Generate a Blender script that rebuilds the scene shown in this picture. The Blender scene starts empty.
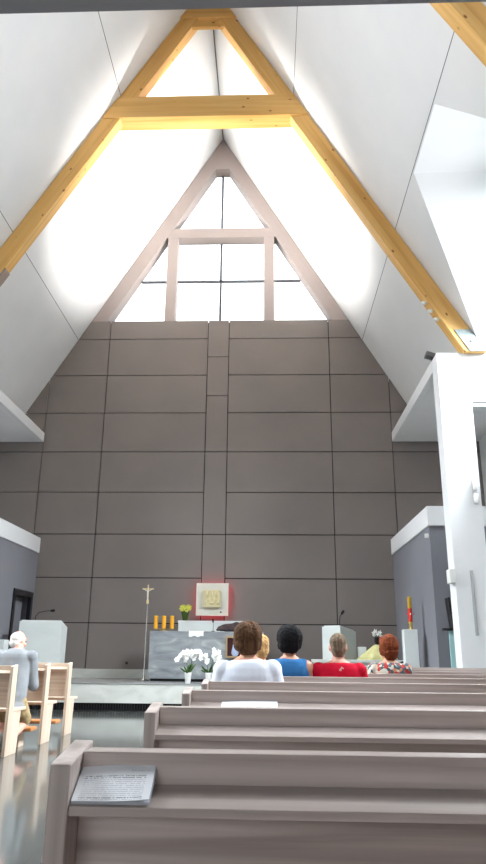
import bpy, bmesh, math, random
from mathutils import Vector, Matrix, noise
random.seed(7)
C = bpy.context.scene.collection
PI = math.pi
# ------------------------------------------------------------------ helpers
def lin(c):
    out = []
    for v in c[:3]:
        v /= 255.0
        out.append(v/12.92 if v <= .04045 else ((v+.055)/1.055)**2.4)
    return (*out, 1.0)

def mat(name, rgb, rough=.5, spec=.4, metal=0.0, emit=None, estr=0.0):
    m = bpy.data.materials.new(name); m.use_nodes = True
    b = m.node_tree.nodes['Principled BSDF']
    b.inputs['Base Color'].default_value = lin(rgb)
    b.inputs['Roughness'].default_value = rough
    b.inputs['Specular IOR Level'].default_value = spec
    b.inputs['Metallic'].default_value = metal
    if emit:
        b.inputs['Emission Color'].default_value = lin(emit); b.inputs['Emission Strength'].default_value = estr
    return m

def coords(nt, scale=(1, 1, 1), kind='Object', rot=(0, 0, 0)):
    tc = nt.nodes.new('ShaderNodeTexCoord'); mp = nt.nodes.new('ShaderNodeMapping')
    mp.inputs['Scale'].default_value = scale; mp.inputs['Rotation'].default_value = rot
    nt.links.new(tc.outputs[kind], mp.inputs['Vector'])
    return mp.outputs['Vector']

def ramp(nt, fac, stops):
    r = nt.nodes.new('ShaderNodeValToRGB'); e = r.color_ramp.elements
    while len(e) < len(stops): e.new(.5)
    for i, (p, c) in enumerate(stops):
        e[i].position = p; e[i].color = lin(c)
    nt.links.new(fac, r.inputs['Fac']); return r.outputs['Color']

def noise_mat(name, stops, scale=(5, 5, 5), nscale=1.0, detail=6, distort=0.0, rough=.5, spec=.4, metal=0.0, bump=0.0, rot=(0, 0, 0), kind='Object'):
    m = mat(name, (128, 128, 128), rough, spec, metal); nt = m.node_tree; b = nt.nodes['Principled BSDF']
    v = coords(nt, scale, kind, rot)
    n = nt.nodes.new('ShaderNodeTexNoise'); n.inputs['Scale'].default_value = nscale; n.inputs['Detail'].default_value = detail
    n.inputs['Distortion'].default_value = distort
    nt.links.new(v, n.inputs['Vector'])
    nt.links.new(ramp(nt, n.outputs['Fac'], stops), b.inputs['Base Color'])
    if bump:
        bp = nt.nodes.new('ShaderNodeBump'); bp.inputs['Strength'].default_value = bump; bp.inputs['Distance'].default_value = .01
        nt.links.new(n.outputs['Fac'], bp.inputs['Height']); nt.links.new(bp.outputs['Normal'], b.inputs['Normal'])
    return m

M = {}
M['white'] = noise_mat('white_paint', [(.3, (222, 224, 226)), (.7, (228, 229, 230))], (1.2,)*3, rough=.6, spec=.25)
M['whitewall'] = noise_mat('white_plaster', [(.3, (224, 226, 227)), (.7, (230, 231, 231))], (1.2,)*3, rough=.7, spec=.2)
M['taupe'] = noise_mat('taupe_panel', [(.3, (124, 117, 114)), (.7, (132, 124, 120))], (.9, .9, .9), rough=.62, spec=.3)
M['joint'] = mat('panel_joint', (42, 38, 36), .9, .1)
M['greywall'] = noise_mat('grey_plaster', [(.3, (122, 122, 130)), (.7, (127, 127, 134))], (1, 1, 1), rough=.65, spec=.25)
M['soffit'] = noise_mat('gallery_paint', [(.3, (150, 150, 154)), (.7, (156, 156, 160))], (1, 1, 1), rough=.6, spec=.2)
M['frame'] = noise_mat('window_surround', [(.3, (154, 143, 140)), (.7, (160, 149, 146))], (1, 1, 1), rough=.6, spec=.25)
M['muntin'] = mat('window_muntin', (96, 98, 106), .5)
M['seam'] = mat('ceiling_seam', (118, 120, 124), .8, .1)
M['steel'] = noise_mat('galvanised_steel', [(.35, (112, 122, 122)), (.65, (138, 146, 146))], (14,)*3, rough=.45, metal=.35)
M['chrome'] = mat('chrome', (215, 215, 215), .18, .5, .9)
M['black'] = mat('black_plastic', (22, 22, 24), .45)
M['darkmetal'] = mat('dark_metal', (38, 38, 42), .45, .4, .4)
M['fixture'] = mat('grey_fixture', (112, 112, 116), .5)
M['whiteplastic'] = mat('white_plastic', (226, 226, 222), .4)
M['groove'] = mat('grey_strip', (168, 170, 170), .5)
M['gold'] = mat('gilded_metal', (222, 200, 150), .35, .5, .5)
M['brass'] = mat('brass', (196, 168, 110), .3, .5, .85)
M['candle'] = noise_mat('beeswax', [(.3, (226, 158, 24)), (.7, (238, 174, 40))], (20,)*3, rough=.45)
M['paschalwax'] = noise_mat('paschal_wax', [(.3, (186, 146, 30)), (.7, (204, 164, 44))], (30,)*3, rough=.45)
M['redwax'] = mat('red_wax', (206, 40, 26), .45)
M['leaf'] = noise_mat('leaf', [(.3, (40, 66, 26)), (.7, (70, 104, 40))], (30,)*3, rough=.45)
M['petal'] = mat('white_petal', (246, 246, 242), .5)
M['yellowpetal'] = noise_mat('yellow_green_petal', [(.3, (186, 196, 50)), (.7, (226, 224, 110))], (40,)*3, rough=.5)
M['greenglass'] = mat('green_glass', (58, 86, 26), .15, .6)
M['ceramic'] = mat('white_ceramic', (238, 238, 236), .25, .5)
M['redlamp'] = mat('red_backlight', (220, 40, 60), .5, emit=(255, 36, 60), estr=6.5)
M['plate'] = noise_mat('pale_stone_plate', [(.3, (214, 212, 200)), (.7, (228, 226, 216))], (3,)*3, rough=.5)
M['teal'] = mat('teal_glass', (176, 216, 216), .3, .5)
M['cloth'] = noise_mat('white_linen', [(.3, (236, 238, 238)), (.7, (246, 248, 248))], (20,)*3, rough=.8)
M['darkcloth'] = noise_mat('dark_cloth', [(.3, (52, 42, 46)), (.7, (76, 62, 64))], (20,)*3, rough=.85)
M['straw'] = noise_mat('pale_yellow_cloth', [(.3, (188, 184, 126)), (.7, (214, 210, 156))], (10,)*3, rough=.85)
M['framewood'] = mat('frame_wood', (172, 146, 112), .5)
M['pad'] = noise_mat('kneeler_pad', [(.3, (172, 112, 64)), (.7, (188, 128, 80))], (9,)*3, rough=.55)
M['edge'] = mat('page_edge', (196, 198, 206), .7)

# marble altar: blue-grey with pale diagonal veins
m = noise_mat('altar_marble', [(.28, (112, 117, 122)), (.45, (140, 145, 149)), (.58, (154, 159, 162)), (.74, (190, 194, 196))], (.9, 1, 2.6), 1.7, 9, 1.6, .35, .4, rot=(0, .5, 0)); M['marble'] = m
M['stone'] = noise_mat('pale_marble', [(.3, (196, 198, 192)), (.55, (214, 216, 210)), (.75, (222, 224, 220))], (1.2, 1.2, 2.5), 1.5, 8, .8, .32, .4)
M['stonetop'] = noise_mat('grey_marble_floor', [(.3, (140, 141, 140)), (.7, (158, 159, 158))], (1, 1, 1), 2.0, 6, .5, .25, .4)
M['ambo'] = noise_mat('white_ambo_stone', [(.3, (212, 218, 216)), (.7, (222, 227, 226))], (1, 1, 2), 1.5, 7, .8, .45, .35)

def wood(name, lo, mid, hi, axis, rough=.4, spec=.4, knots=None, freq=26.0):
    """long-grained timber: noise stretched along one axis (+ optional dark knots)"""
    m = mat(name, mid, rough, spec); nt = m.node_tree; b = nt.nodes['Principled BSDF']
    sc = [freq]*3; sc[axis] = freq*.035
    v = coords(nt, tuple(sc))
    n = nt.nodes.new('ShaderNodeTexNoise'); n.inputs['Scale'].default_value = 1.0; n.inputs['Detail'].default_value = 7; n.inputs['Distortion'].default_value = .6
    nt.links.new(v, n.inputs['Vector'])
    col = ramp(nt, n.outputs['Fac'], [(.3, lo), (.52, mid), (.75, hi)])
    if knots:
        ks = [5.5]*3; ks[axis] = 3.2
        v2 = coords(nt, tuple(ks)); vo = nt.nodes.new('ShaderNodeTexVoronoi'); vo.inputs['Scale'].default_value = 1.0; vo.inputs['Randomness'].default_value = 1.0
        nt.links.new(v2, vo.inputs['Vector'])
        mp = nt.nodes.new('ShaderNodeMapRange'); mp.inputs['From Min'].default_value = .05; mp.inputs['From Max'].default_value = .14
        mp.inputs['To Min'].default_value = 1; mp.inputs['To Max'].default_value = 0
        nt.links.new(vo.outputs['Distance'], mp.inputs['Value'])
        mx = nt.nodes.new('ShaderNodeMix'); mx.data_type = 'RGBA'
        nt.links.new(mp.outputs['Result'], mx.inputs['Factor']); nt.links.new(col, mx.inputs['A']); mx.inputs['B'].default_value = lin(knots)
        col = mx.outputs['Result']
    nt.links.new(col, b.inputs['Base Color'])
    if not knots: b.inputs['Coat Weight'].default_value = .6; b.inputs['Coat Roughness'].default_value = .38
    return m
PW = ((146, 131, 124), (182, 168, 162), (208, 196, 191))
M['pew_x'] = wood('pew_wood_long', *PW, 0)
M['pew_z'] = wood('pew_wood_upright', *PW, 2)
PL = ((186, 164, 144), (204, 184, 164), (218, 200, 182))
M['pewl_x'] = wood('left_pew_wood_long', *PL, 0)
M['pewl_z'] = wood('left_pew_wood_upright', *PL, 2)
G = ((208, 156, 84), (226, 179, 106), (234, 193, 126))
M['glulam_x'] = wood('glulam_tie', *G, 0, .5, .3, (140, 78, 14), 9)
M['glulam_l'] = wood('glulam_leg', *G, 2, .5, .3, (140, 78, 14), 9)

def glass_mat():
    m = bpy.data.materials.new('window_glass'); m.use_nodes = True; nt = m.node_tree; nt.nodes.clear()
    o = nt.nodes.new('ShaderNodeOutputMaterial'); mx = nt.nodes.new('ShaderNodeMixShader'); t = nt.nodes.new('ShaderNodeBsdfTransparent'); g = nt.nodes.new('ShaderNodeBsdfGlossy')
    g.inputs['Roughness'].default_value = .02; mx.inputs['Fac'].default_value = .06
    t.inputs['Color'].default_value = (.95, .97, .98, 1)
    nt.links.new(t.outputs[0], mx.inputs[1]); nt.links.new(g.outputs[0], mx.inputs[2]); nt.links.new(mx.outputs[0], o.inputs['Surface'])
    return m
M['glass'] = glass_mat()

def floor_mat():
    m = mat('polished_granite', (84, 86, 84), .1, .5); nt = m.node_tree; b = nt.nodes['Principled BSDF']
    v = coords(nt, (1, 1, 1))
    n = nt.nodes.new('ShaderNodeTexNoise'); n.inputs['Scale'].default_value = 60; n.inputs['Detail'].default_value = 4
    nt.links.new(v, n.inputs['Vector'])
    c1 = ramp(nt, n.outputs['Fac'], [(.3, (74, 76, 74)), (.7, (90, 92, 90))])
    br = nt.nodes.new('ShaderNodeTexBrick'); br.offset = 0; br.inputs['Scale'].default_value = 1.0
    br.inputs['Brick Width'].default_value = .6; br.inputs['Row Height'].default_value = .6; br.inputs['Mortar Size'].default_value = .003
    br.inputs['Mortar'].default_value = lin((40, 42, 42))
    nt.links.new(v, br.inputs['Vector']); nt.links.new(c1, br.inputs['Color1']); nt.links.new(c1, br.inputs['Color2'])
    nt.links.new(br.outputs['Color'], b.inputs['Base Color'])
    return m
M['floor'] = floor_mat()

def text_mat():
    """rows of small unreadable print on pale paper (Generated x across, y down the page)"""
    m = mat('printed_paper', (244, 245, 250), .7, .2); nt = m.node_tree; b = nt.nodes['Principled BSDF']
    tc = nt.nodes.new('ShaderNodeTexCoord'); sp = nt.nodes.new('ShaderNodeSeparateXYZ'); nt.links.new(tc.outputs['UV'], sp.inputs[0])
    def math_(op, a, bb=None, c=None):
        n = nt.nodes.new('ShaderNodeMath'); n.operation = op
        for i, x in enumerate((a, bb, c)):
            if x is None: continue
            if isinstance(x, (int, float)): n.inputs[i].default_value = x
            else: nt.links.new(x, n.inputs[i])
        return n.outputs[0]
    x, y = sp.outputs['X'], sp.outputs['Y']
    rows = math_('MULTIPLY', y, 19.0); fr = math_('FRACT', rows); line = math_('MULTIPLY', math_('GREATER_THAN', fr, .3), math_('LESS_THAN', fr, .72))
    rid = math_('FLOOR', rows)
    cb = nt.nodes.new('ShaderNodeCombineXYZ'); nt.links.new(math_('MULTIPLY', x, 46.0), cb.inputs[0]); nt.links.new(math_('MULTIPLY', rid, 7.31), cb.inputs[1])
    nz = nt.nodes.new('ShaderNodeTexNoise'); nz.inputs['Scale'].default_value = 1.0; nz.inputs['Detail'].default_value = 2; nt.links.new(cb.outputs[0], nz.inputs['Vector'])
    word = math_('GREATER_THAN', nz.outputs['Fac'], .43)
    body = math_('MULTIPLY', math_('LESS_THAN', y, .70), math_('MULTIPLY', math_('GREATER_THAN', x, .08), math_('LESS_THAN', x, .9)))
    body = math_('MULTIPLY', body, math_('GREATER_THAN', y, .03))
    head = math_('MULTIPLY', math_('MULTIPLY', math_('GREATER_THAN', y, .80), math_('LESS_THAN', y, .86)), math_('MULTIPLY', math_('GREATER_THAN', x, .68), math_('LESS_THAN', x, .93)))
    ink = math_('MULTIPLY', math_('MULTIPLY', line, word), math_('MAXIMUM', body, head))
    bold = math_('MULTIPLY', math_('MAXIMUM', math_('LESS_THAN', y, .1), math_('MULTIPLY', math_('GREATER_THAN', y, .60), math_('LESS_THAN', y, .67))), .45)
    ink = math_('MULTIPLY', ink, math_('ADD', .30, bold))
    mx = nt.nodes.new('ShaderNodeMix'); mx.data_type = 'RGBA'; nt.links.new(ink, mx.inputs['Factor'])
    mx.inputs['A'].default_value = lin((244, 245, 250)); mx.inputs['B'].default_value = lin((52, 52, 66))
    nt.links.new(mx.outputs['Result'], b.inputs['Base Color'])
    return m
M['print'] = text_mat()

def floral_mat():
    m = mat('floral_fabric', (200, 190, 180), .85, .2); nt = m.node_tree; b = nt.nodes['Principled BSDF']
    v = coords(nt, (34, 34, 34))
    vo = nt.nodes.new('ShaderNodeTexVoronoi'); vo.inputs['Scale'].default_value = 1; nt.links.new(v, vo.inputs['Vector'])
    sp = nt.nodes.new('ShaderNodeSeparateColor'); nt.links.new(vo.outputs['Color'], sp.inputs[0])
    c = ramp(nt, sp.outputs[0], [(0, (70, 88, 96)), (.2, (205, 200, 188)), (.42, (176, 62, 60)), (.6, (210, 196, 176)), (.78, (92, 112, 120)), (.92, (196, 128, 96))])
    nt.nodes[-1].color_ramp.interpolation = 'CONSTANT' if hasattr(nt.nodes[-1], 'color_ramp') else None
    nt.links.new(c, b.inputs['Base Color']); return m
M['floral'] = floral_mat()

def picture_mat():
    return mat('picture_backing', (64, 22, 26), .5)
M['picture'] = picture_mat()

class MB:
    def __init__(s): s.bm = bmesh.new()
    def _faces(s, vs, fs):
        v = [s.bm.verts.new(p) for p in vs]
        for f in fs:
            try: s.bm.faces.new([v[i] for i in f])
            except ValueError: pass
        return v
    def box(s, x0, x1, y0, y1, z0, z1, mtx=None):
        p = [Vector(q) for q in ((x0,y0,z0),(x1,y0,z0),(x1,y1,z0),(x0,y1,z0),(x0,y0,z1),(x1,y0,z1),(x1,y1,z1),(x0,y1,z1))]
        if mtx: p = [mtx @ q for q in p]
        s._faces(p, ((3,2,1,0),(4,5,6,7),(0,1,5,4),(1,2,6,5),(2,3,7,6),(3,0,4,7))); return s
    def prism(s, poly, d, axis):
        """polygon (list of 3D points) extruded by vector d"""
        n = len(poly); a = [Vector(p) for p in poly]; b = [p+Vector(d) for p in a]
        s._faces(a+b, [tuple(range(n)), tuple(range(2*n-1, n-1, -1))]+[(i, (i+1) % n, n+(i+1) % n, n+i) for i in range(n)]); return s
    def xz(s, poly, y0, y1): return s.prism([(x, y0, z) for x, z in poly], (0, y1-y0, 0), 1)
    def yz(s, poly, x0, x1): return s.prism([(x0, y, z) for y, z in poly], (x1-x0, 0, 0), 0)
    def xy(s, poly, z0, z1): return s.prism([(x, y, z0) for x, y in poly], (0, 0, z1-z0), 2)
    def ring_loft(s, rings, cap=True):
        n = len(rings[0]); vs = [p for r in rings for p in r]; fs = []
        for k in range(len(rings)-1):
            for i in range(n): fs.append((k*n+i, k*n+(i+1) % n, (k+1)*n+(i+1) % n, (k+1)*n+i))
        if cap: fs += [tuple(range(n-1, -1, -1)), tuple(range((len(rings)-1)*n, len(rings)*n))]
        s._faces(vs, fs); return s
    def lathe(s, prof, c=(0, 0, 0), n=24, sx=1, sy=1):
        s.ring_loft([[(c[0]+r*sx*math.cos(2*PI*i/n), c[1]+r*sy*math.sin(2*PI*i/n), c[2]+z) for i in range(n)] for r, z in prof]); return s
    def tube(s, pts, r, n=8):
        pts = [Vector(p) for p in pts]; rr = r if isinstance(r, (list, tuple)) else [r]*len(pts); rings = []
        up = None
        for k, p in enumerate(pts):
            t = (pts[min(k+1, len(pts)-1)]-pts[max(k-1, 0)]).normalized()
            if up is None: up = t.orthogonal().normalized()
            up = (up-t*up.dot(t)).normalized(); w = t.cross(up)
            rings.append([p+(up*math.cos(2*PI*i/n)+w*math.sin(2*PI*i/n))*rr[k] for i in range(n)])
        s.ring_loft(rings); return s
    def ball(s, c, r, mtx=None, seg=16, rin=10):
        r = (r, r, r) if isinstance(r, (int, float)) else r; rings = []
        c = Vector(c)
        for k in range(rin+1):
            th = PI*k/rin; q = max(math.sin(th), .02)
            ring = []
            for i in range(seg):
                v = Vector((r[0]*q*math.cos(2*PI*i/seg), r[1]*q*math.sin(2*PI*i/seg), -r[2]*math.cos(th)))
                ring.append(c+(mtx @ v if mtx else v))
            rings.append(ring)
        s.ring_loft(rings); return s
    def cap(s, a, b, ra, rb=None, n=14):
        """tapered capsule"""
        rb = ra if rb is None else rb; a, b = Vector(a), Vector(b); t = (b-a).normalized(); u = t.orthogonal().normalized(); w = t.cross(u); rings = []
        for k in range(5):
            th = PI/2*(1-k/4); rings.append((a-t*ra*math.sin(th), max(ra*math.cos(th), ra*.05)))
        for k in range(5):
            th = PI/2*k/4; rings.append((b+t*rb*math.sin(th), max(rb*math.cos(th), rb*.05)))
        s.ring_loft([[p+(u*math.cos(2*PI*i/n)+w*math.sin(2*PI*i/n))*r for i in range(n)] for p, r in rings]); return s
    def petal(s, c, d, n, L, W, th=.002):
        """a small cupped petal of real thickness from c along d, normal n"""
        c, d, n = Vector(c), Vector(d).normalized(), Vector(n).normalized(); w = d.cross(n)
        m = Matrix((w, d, d.cross(w))).transposed()
        s.ball(c+d*L*.5, (W*.5, L*.5, max(th, L*.08)), m, 8, 5); return s
    def build(s, name, material, parent=None, bevel=0, smooth=False, seg=2):
        bmesh.ops.recalc_face_normals(s.bm, faces=s.bm.faces)
        me = bpy.data.meshes.new(name); s.bm.to_mesh(me); s.bm.free()
        if smooth:
            for p in me.polygons: p.use_smooth = True
        o = bpy.data.objects.new(name, me); C.objects.link(o)
        if material: me.materials.append(material)
        if parent: o.parent = parent
        if bevel:
            b = o.modifiers.new('bevel', 'BEVEL'); b.width = bevel; b.segments = seg; b.limit_method = 'ANGLE'; b.angle_limit = .6
        if smooth == 'auto':
            pass
        return o

def tag(o, label, cat, group=None):
    o['label'] = label; o['category'] = cat
    if group: o['group'] = group
    return o
def thing(name, label, cat, loc=(0, 0, 0), rz=0, group=None):
    o = bpy.data.objects.new(name, None); C.objects.link(o); o.location = loc; o.rotation_euler = (0, 0, rz); o.empty_display_size = .1
    return tag(o, label, cat, group)
def struct(o):
    o['kind'] = 'structure'; return o
def copy_tree(o, parent=None):
    c = o.copy(); C.objects.link(c)
    if parent: c.parent = parent
    for ch in list(o.children): copy_tree(ch, c)
    return c
def remesh(mb, name, material, parent, voxel, smooth_it=4, disp=None):
    o = mb.build(name, material, parent)
    r = o.modifiers.new('r', 'REMESH'); r.mode = 'VOXEL'; r.voxel_size = voxel
    s_ = o.modifiers.new('s', 'SMOOTH'); s_.iterations = smooth_it; s_.factor = .5
    dg = bpy.context.evaluated_depsgraph_get()
    me = bpy.data.meshes.new_from_object(o.evaluated_get(dg)); o.modifiers.clear(); old = o.data; o.data = me; bpy.data.meshes.remove(old)
    me.name = name
    if disp:
        me.update()
        for v in me.vertices: v.co += v.normal*disp(v.co)
    for p in me.polygons: p.use_smooth = True
    if not me.materials: me.materials.append(material)
    return o

# ------------------------------------------------------------------ the building
D = 15.83; ZA = 14.88; SL = 1.725; XW = 6.3; YR = -3.0; EX = 5.09; EZ = 6.1
def roof_z(x): return ZA-SL*abs(x)
struct(MB().box(-XW-.2, XW+.2, YR-.2, D+.3, -.15, 0).build('floor', M['floor']))

# ceiling: two 60 degree slopes, with one dormer a side between the two trusses
ce = MB(); XD = 3.658; ZD = 8.57; YA, YB, YN, YF = 8.0, 9.49, 6.2, 11.3; TH = .18
DORM = ((3.1, 4.55, 1.3, 6.17), (8.0, 9.49, 6.2, 11.3))  # first pair is unseen, added to light pews and people from above
def slab(pts): ce.prism(pts, (0, 0, TH), 2)
for s in (1, -1):
    def P(x, y, z=None): return (s*x, y, roof_z(x) if z is None else z)
    slab([P(0, YR), P(XD, YR), P(XD, D+.3), P(0, D+.3)])
    pb, pf_ = YR, YR
    for ya, yb2, yn, yf in DORM:
        slab([P(XD, pb), P(EX, pf_), P(EX, yn), P(XD, ya)])
        slab([P(XD, ya, ZD), P(XW, ya, ZD), P(XW, yb2, ZD), P(XD, yb2, ZD)])
        slab([P(XD, yb2, ZD), P(XW, yb2, ZD), P(XW, yf, EZ), P(EX, yf, EZ)])
        slab([P(XD, ya, ZD), P(EX, yn, EZ), P(XW, yn, EZ), P(XW, ya, ZD)])
        pb, pf_ = yb2, yf
    slab([P(XD, pb), P(EX, pf_), P(EX, D+.3), P(XD, D+.3)])
    slab([P(EX, YR, EZ), P(XW, YR, EZ), P(XW, DORM[0][2], EZ), P(EX, DORM[0][2], EZ)])
struct(ce.build('ceiling', M['white']))
# shadow-gap seams between the ceiling boards
k = 0
def seam(x, y0, y1):
    global k
    k += 1
    nx, nz = (-math.copysign(1, x)*SL if x else 0), -1.0
    L = math.hypot(nx, nz) or 1
    q = MB(); hw = .006
    for sgn in ((1,) if x else (1,)):
        z = roof_z(x)
        if x == 0: q.box(-.012, .012, y0, y1, z-.03, z-.005)
        else:
            dx = hw*.5*math.copysign(1, x); dz = -hw*SL*.5
            o_ = Vector((nx/L, 0, nz/L))*.004
            q.prism([(x-dx+o_.x, y0, z-dz+o_.z), (x+dx+o_.x, y0, z+dz+o_.z), (x+dx-o_.x, y0, z+dz-o_.z), (x-dx-o_.x, y0, z-dz-o_.z)], (0, y1-y0, 0), 1)
    struct(q.build('trim_%d' % k, M['seam']))
for x in (0, 1.785, -1.745, ): seam(x, YR, D)
for x in (3.64, -3.61): seam(x, YR, D)

# side walls with a glazed gable in each dormer
nw = 0
def window(poly3, ext, bars, nm=None):
    """glass pane with slim bars as its child"""
    global nw
    nw += 1
    w = struct(MB().prism(poly3, ext, 1).build('window_%d' % nw, M['glass']))
    b = MB()
    for q in bars: b.box(*q)
    b.build('window_bar', M['muntin'], w)
    return w
for s, nm in ((-1, 'left'), (1, 'right')):
    x0, x1 = sorted((s*XW, s*(XW+.2)))
    struct(MB().box(x0, x1, YR, D+.05, 0, EZ).build('wall_'+nm, M['whitewall']))
    xa, xb = sorted((s*(XW+.08), s*(XW+.1)))
    for ya, yb2, yn, yf in DORM:
        ym = (ya+yb2)/2
        window([(xa, yn, EZ), (xa, yf, EZ), (xa, yb2, ZD), (xa, ya, ZD)], (xb-xa, 0, 0),
               [(xa-.02, xb+.02, ym-.02, ym+.02, EZ, ZD), (xa-.02, xb+.02, yn+1, yf-1, 7.3, 7.34), (xa-.02, xb+.02, yn, yf, EZ, EZ+.06)])
# rear wall: solid above the gallery, unseen glazed opening added below it for fill light
struct(MB().box(-XW-.2, XW+.2, YR-.2, YR, 4.32, ZA).box(-XW-.2, -1.5, YR-.2, YR, 0, 4.32).box(1.5, XW+.2, YR-.2, YR, 0, 4.32).box(-1.5, 1.5, YR-.2, YR, 2.6, 4.32).build('wall_back', M['whitewall']))
window([(-1.5, YR-.1, 0), (1.5, YR-.1, 0), (1.5, YR-.1, 2.6), (-1.5, YR-.1, 2.6)], (0, .02, 0),
       [(x-.03, x+.03, YR-.13, YR-.05, 0, 2.6) for x in (-1.47, 0, 1.47)])
struct(MB().box(-XW, XW, YR, 2.505, 4.0, 4.32).build('gallery', M['soffit']))

# altar wall: taupe panels with open joints in front of a dark backing
def clip(poly, f):
    out = []
    for i in range(len(poly)):
        a, b = poly[i], poly[(i+1) % len(poly)]; fa, fb = f(a), f(b)
        if fa >= 0: out.append(a)
        if (fa >= 0) != (fb >= 0):
            t = fa/(fa-fb); out.append((a[0]+t*(b[0]-a[0]), a[1]+t*(b[1]-a[1])))
    return out
ZS = 9.16
w = MB()
cols = [(-XW, -5.7), (-5.7, -4.245), (-4.245, -2.79), (-2.79, -.272), (.264, 2.79), (2.79, 4.235), (4.235, 5.7), (5.7, XW)]
rows = [ZS]+[8.65-i for i in range(8)]+[.30]
J = .011
def panel(x0, x1, z0, z1):
    p = [(x0+J, z0+J), (x1-J, z0+J), (x1-J, z1-J), (x0+J, z1-J)]
    if z1 == ZS: p = [(x0+J, z0+J), (x1-J, z0+J), (x1-J, z1), (x0+J, z1)]
    if abs(x0+x1)/2 > 4.2 and z0 < 5.9:
        lo = [(x, min(z, 5.899)) for x, z in p]; w.xz(lo, D, D+.05)
        if z1 < 6.2: return
        p = [(x, max(z, 6.11)) for x, z in p]
    p = clip(p, lambda q: ZA-.02-SL*q[0]-q[1])
    if len(p) > 2: p = clip(p, lambda q: ZA-.02+SL*q[0]-q[1])
    if len(p) > 2: w.xz(p, D, D+.05)
for x0, x1 in cols:
    for i in range(len(rows)-1): panel(x0, x1, rows[i+1], rows[i])
for z1, z0 in zip([ZS, 8.15, 7.1, 5.65, 3.65, 2.15, 1.2], [8.15, 7.1, 5.65, 3.65, 2.15, 1.2, .3]): panel(-.272, .264, z0, z1)
wf = struct(w.build('wall_front', M['taupe']))
MB().xz([(-XW-.2, 0), (XW+.2, 0), (XW+.2, 6.09), (5.06, 6.09), ((ZA-ZS-.1)/SL, ZS-.03), (-(ZA-ZS-.1)/SL, ZS-.03), (-5.06, 6.09), (-XW-.2, 6.09)], D+.055, D+.25).build('joint_backing', M['joint'], wf)
# gable surround round the four panes
g = MB(); yb = D+.36
def rx(z, drop=.03): return (ZA-drop-z)/SL
for s in (1, -1):
    g.xz([(0, ZA-.03), (s*rx(ZS), ZS), (s*2.90, ZS), (s*.19, 13.83), (0, 13.83)], D-.002, yb)
    a, b = sorted((s*1.15, s*1.42))
    g.xz([(a, ZS), (b, ZS), (b, 11.66), (a, 11.66)], D+.02, yb)
g.xz([(-1.6, 11.64), (1.6, 11.64), (1.3, 11.92), (-1.3, 11.92)], D+.01, yb)
g.build('window_surround', M['frame'], wf)
yg = D+.30
window([(-1.31, yg, 11.93), (1.31, yg, 11.93), (.19, yg, 13.83), (-.19, yg, 13.83)], (0, .02, 0), [(-.03, .03, yg-.02, yg+.04, 11.93, 13.82)])
for s in (-1, 1):
    window([(s*1.42, yg, ZS), (s*2.89, yg, ZS), (s*1.42, yg, 11.69)], (0, .02, 0), [(*sorted((s*1.42, s*2.12)), yg-.02, yg+.04, 10.44, 10.495)])
window([(-1.15, yg, ZS), (1.15, yg, ZS), (1.15, yg, 11.64), (-1.15, yg, 11.64)], (0, .02, 0), [(-.03, .03, yg-.02, yg+.04, ZS, 11.6), (-1.15, 1.15, yg-.02, yg+.04, 10.44, 10.495)])
# pale plinth along the wall foot
struct(MB().box(-4.07, 4.07, D-.06, D+.04, .483, .672).build('baseboard_front', M['stone']))
# side blocks under the aisles (grey, white capped)
for s, nm in ((-1, 'left'), (1, 'right')):
    b = MB(); xi, xo = s*4.09, s*XW; t = s*.22
    X = sorted((xi, xi+t))
    yn = 12.1
    if s < 0:
        b.box(*X, yn, 14.5, 0, 3.2).box(*X, 15.7, D, 0, 3.2).box(*X, 14.5, 15.7, 2.29, 3.2).box(*X, 14.5, 15.7, 0, .483)
    else: b.box(*X, yn, D, 0, 3.2)
    b.box(*sorted((xi+t, xo)), yn, yn+.2, 0, 3.2)
    wb = struct(b.build('wall_chancel_'+nm, M['greywall']))
    MB().box(*sorted((xi-s*.03, xo)), yn-.05, D-.01, 3.2, 3.55).build('cap', M['white'], wb, .01)
dr_ = struct(MB().box(-4.14, -4.06, 14.5, 14.62, .485, 2.29).box(-4.14, -4.06, 15.58, 15.7, .485, 2.29).box(-4.14, -4.06, 14.62, 15.58, 2.17, 2.29).build('door_1', M['darkmetal']))
MB().box(-4.3, -4.26, 14.62, 15.58, .485, 2.17).build('door_leaf', M['greywall'], dr_)
MB().tube([(-4.25, 15.45, 1.45), (-4.2, 15.45, 1.45), (-4.2, 15.33, 1.45)], .012).build('door_handle', M['chrome'], dr_)
# aisle roof slabs, columns and lintels carrying truss feet
for s, nm in ((-1, 'left'), (1, 'right')):
    struct(MB().box(*sorted((s*4.36, s*XW)), 11.56, D-.005, 5.9, 6.1).box(*sorted((s*4.23, s*4.36)), 11.56, D-.005, 5.9, 6.13).build('ceiling_aisle_'+nm, M['white'], None, .006))
    c = struct(MB().box(*sorted((s*4.23, s*4.77)), 11.2, 11.56, 0, 6.12).build('column_'+nm, M['white'], None, .008))
    MB().box(*sorted((s*4.77, s*XW)), 11.2, 11.56, 5.2, 6.1).build('lintel', M['white'], c)
    MB().box(*sorted((s*4.772, s*XW)), 11.22, 11.54, 5.12, 5.2).build('lintel_strip', M['groove'], c)
# sanctuary platform with slotted grille at its foot
pf = struct(MB().box(-4.08, 4.08, 13.44, D, .137, .463).box(-4.08, 4.08, 13.5, D, 0, .14).build('platform', M['stone']))
MB().box(-4.08, 4.08, 13.43, D, .463, .483).build('platform_top', M['stonetop'], pf, .004)
gb = MB()
for i in range(164): gb.box(-4.08+i*.05, -4.08+i*.05+.02, 13.455, 13.5, .005, .137)
gb.box(-4.08, 4.08, 13.455, 13.5, .005, .02).box(-4.08, 4.08, 13.455, 13.5, .12, .137)
gb.build('vent_grille', M['darkmetal'], pf)
MB().box(-4.08, 4.08, 13.485, 13.4995, .02, .12).build('vent_back', M['black'], pf)

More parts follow.
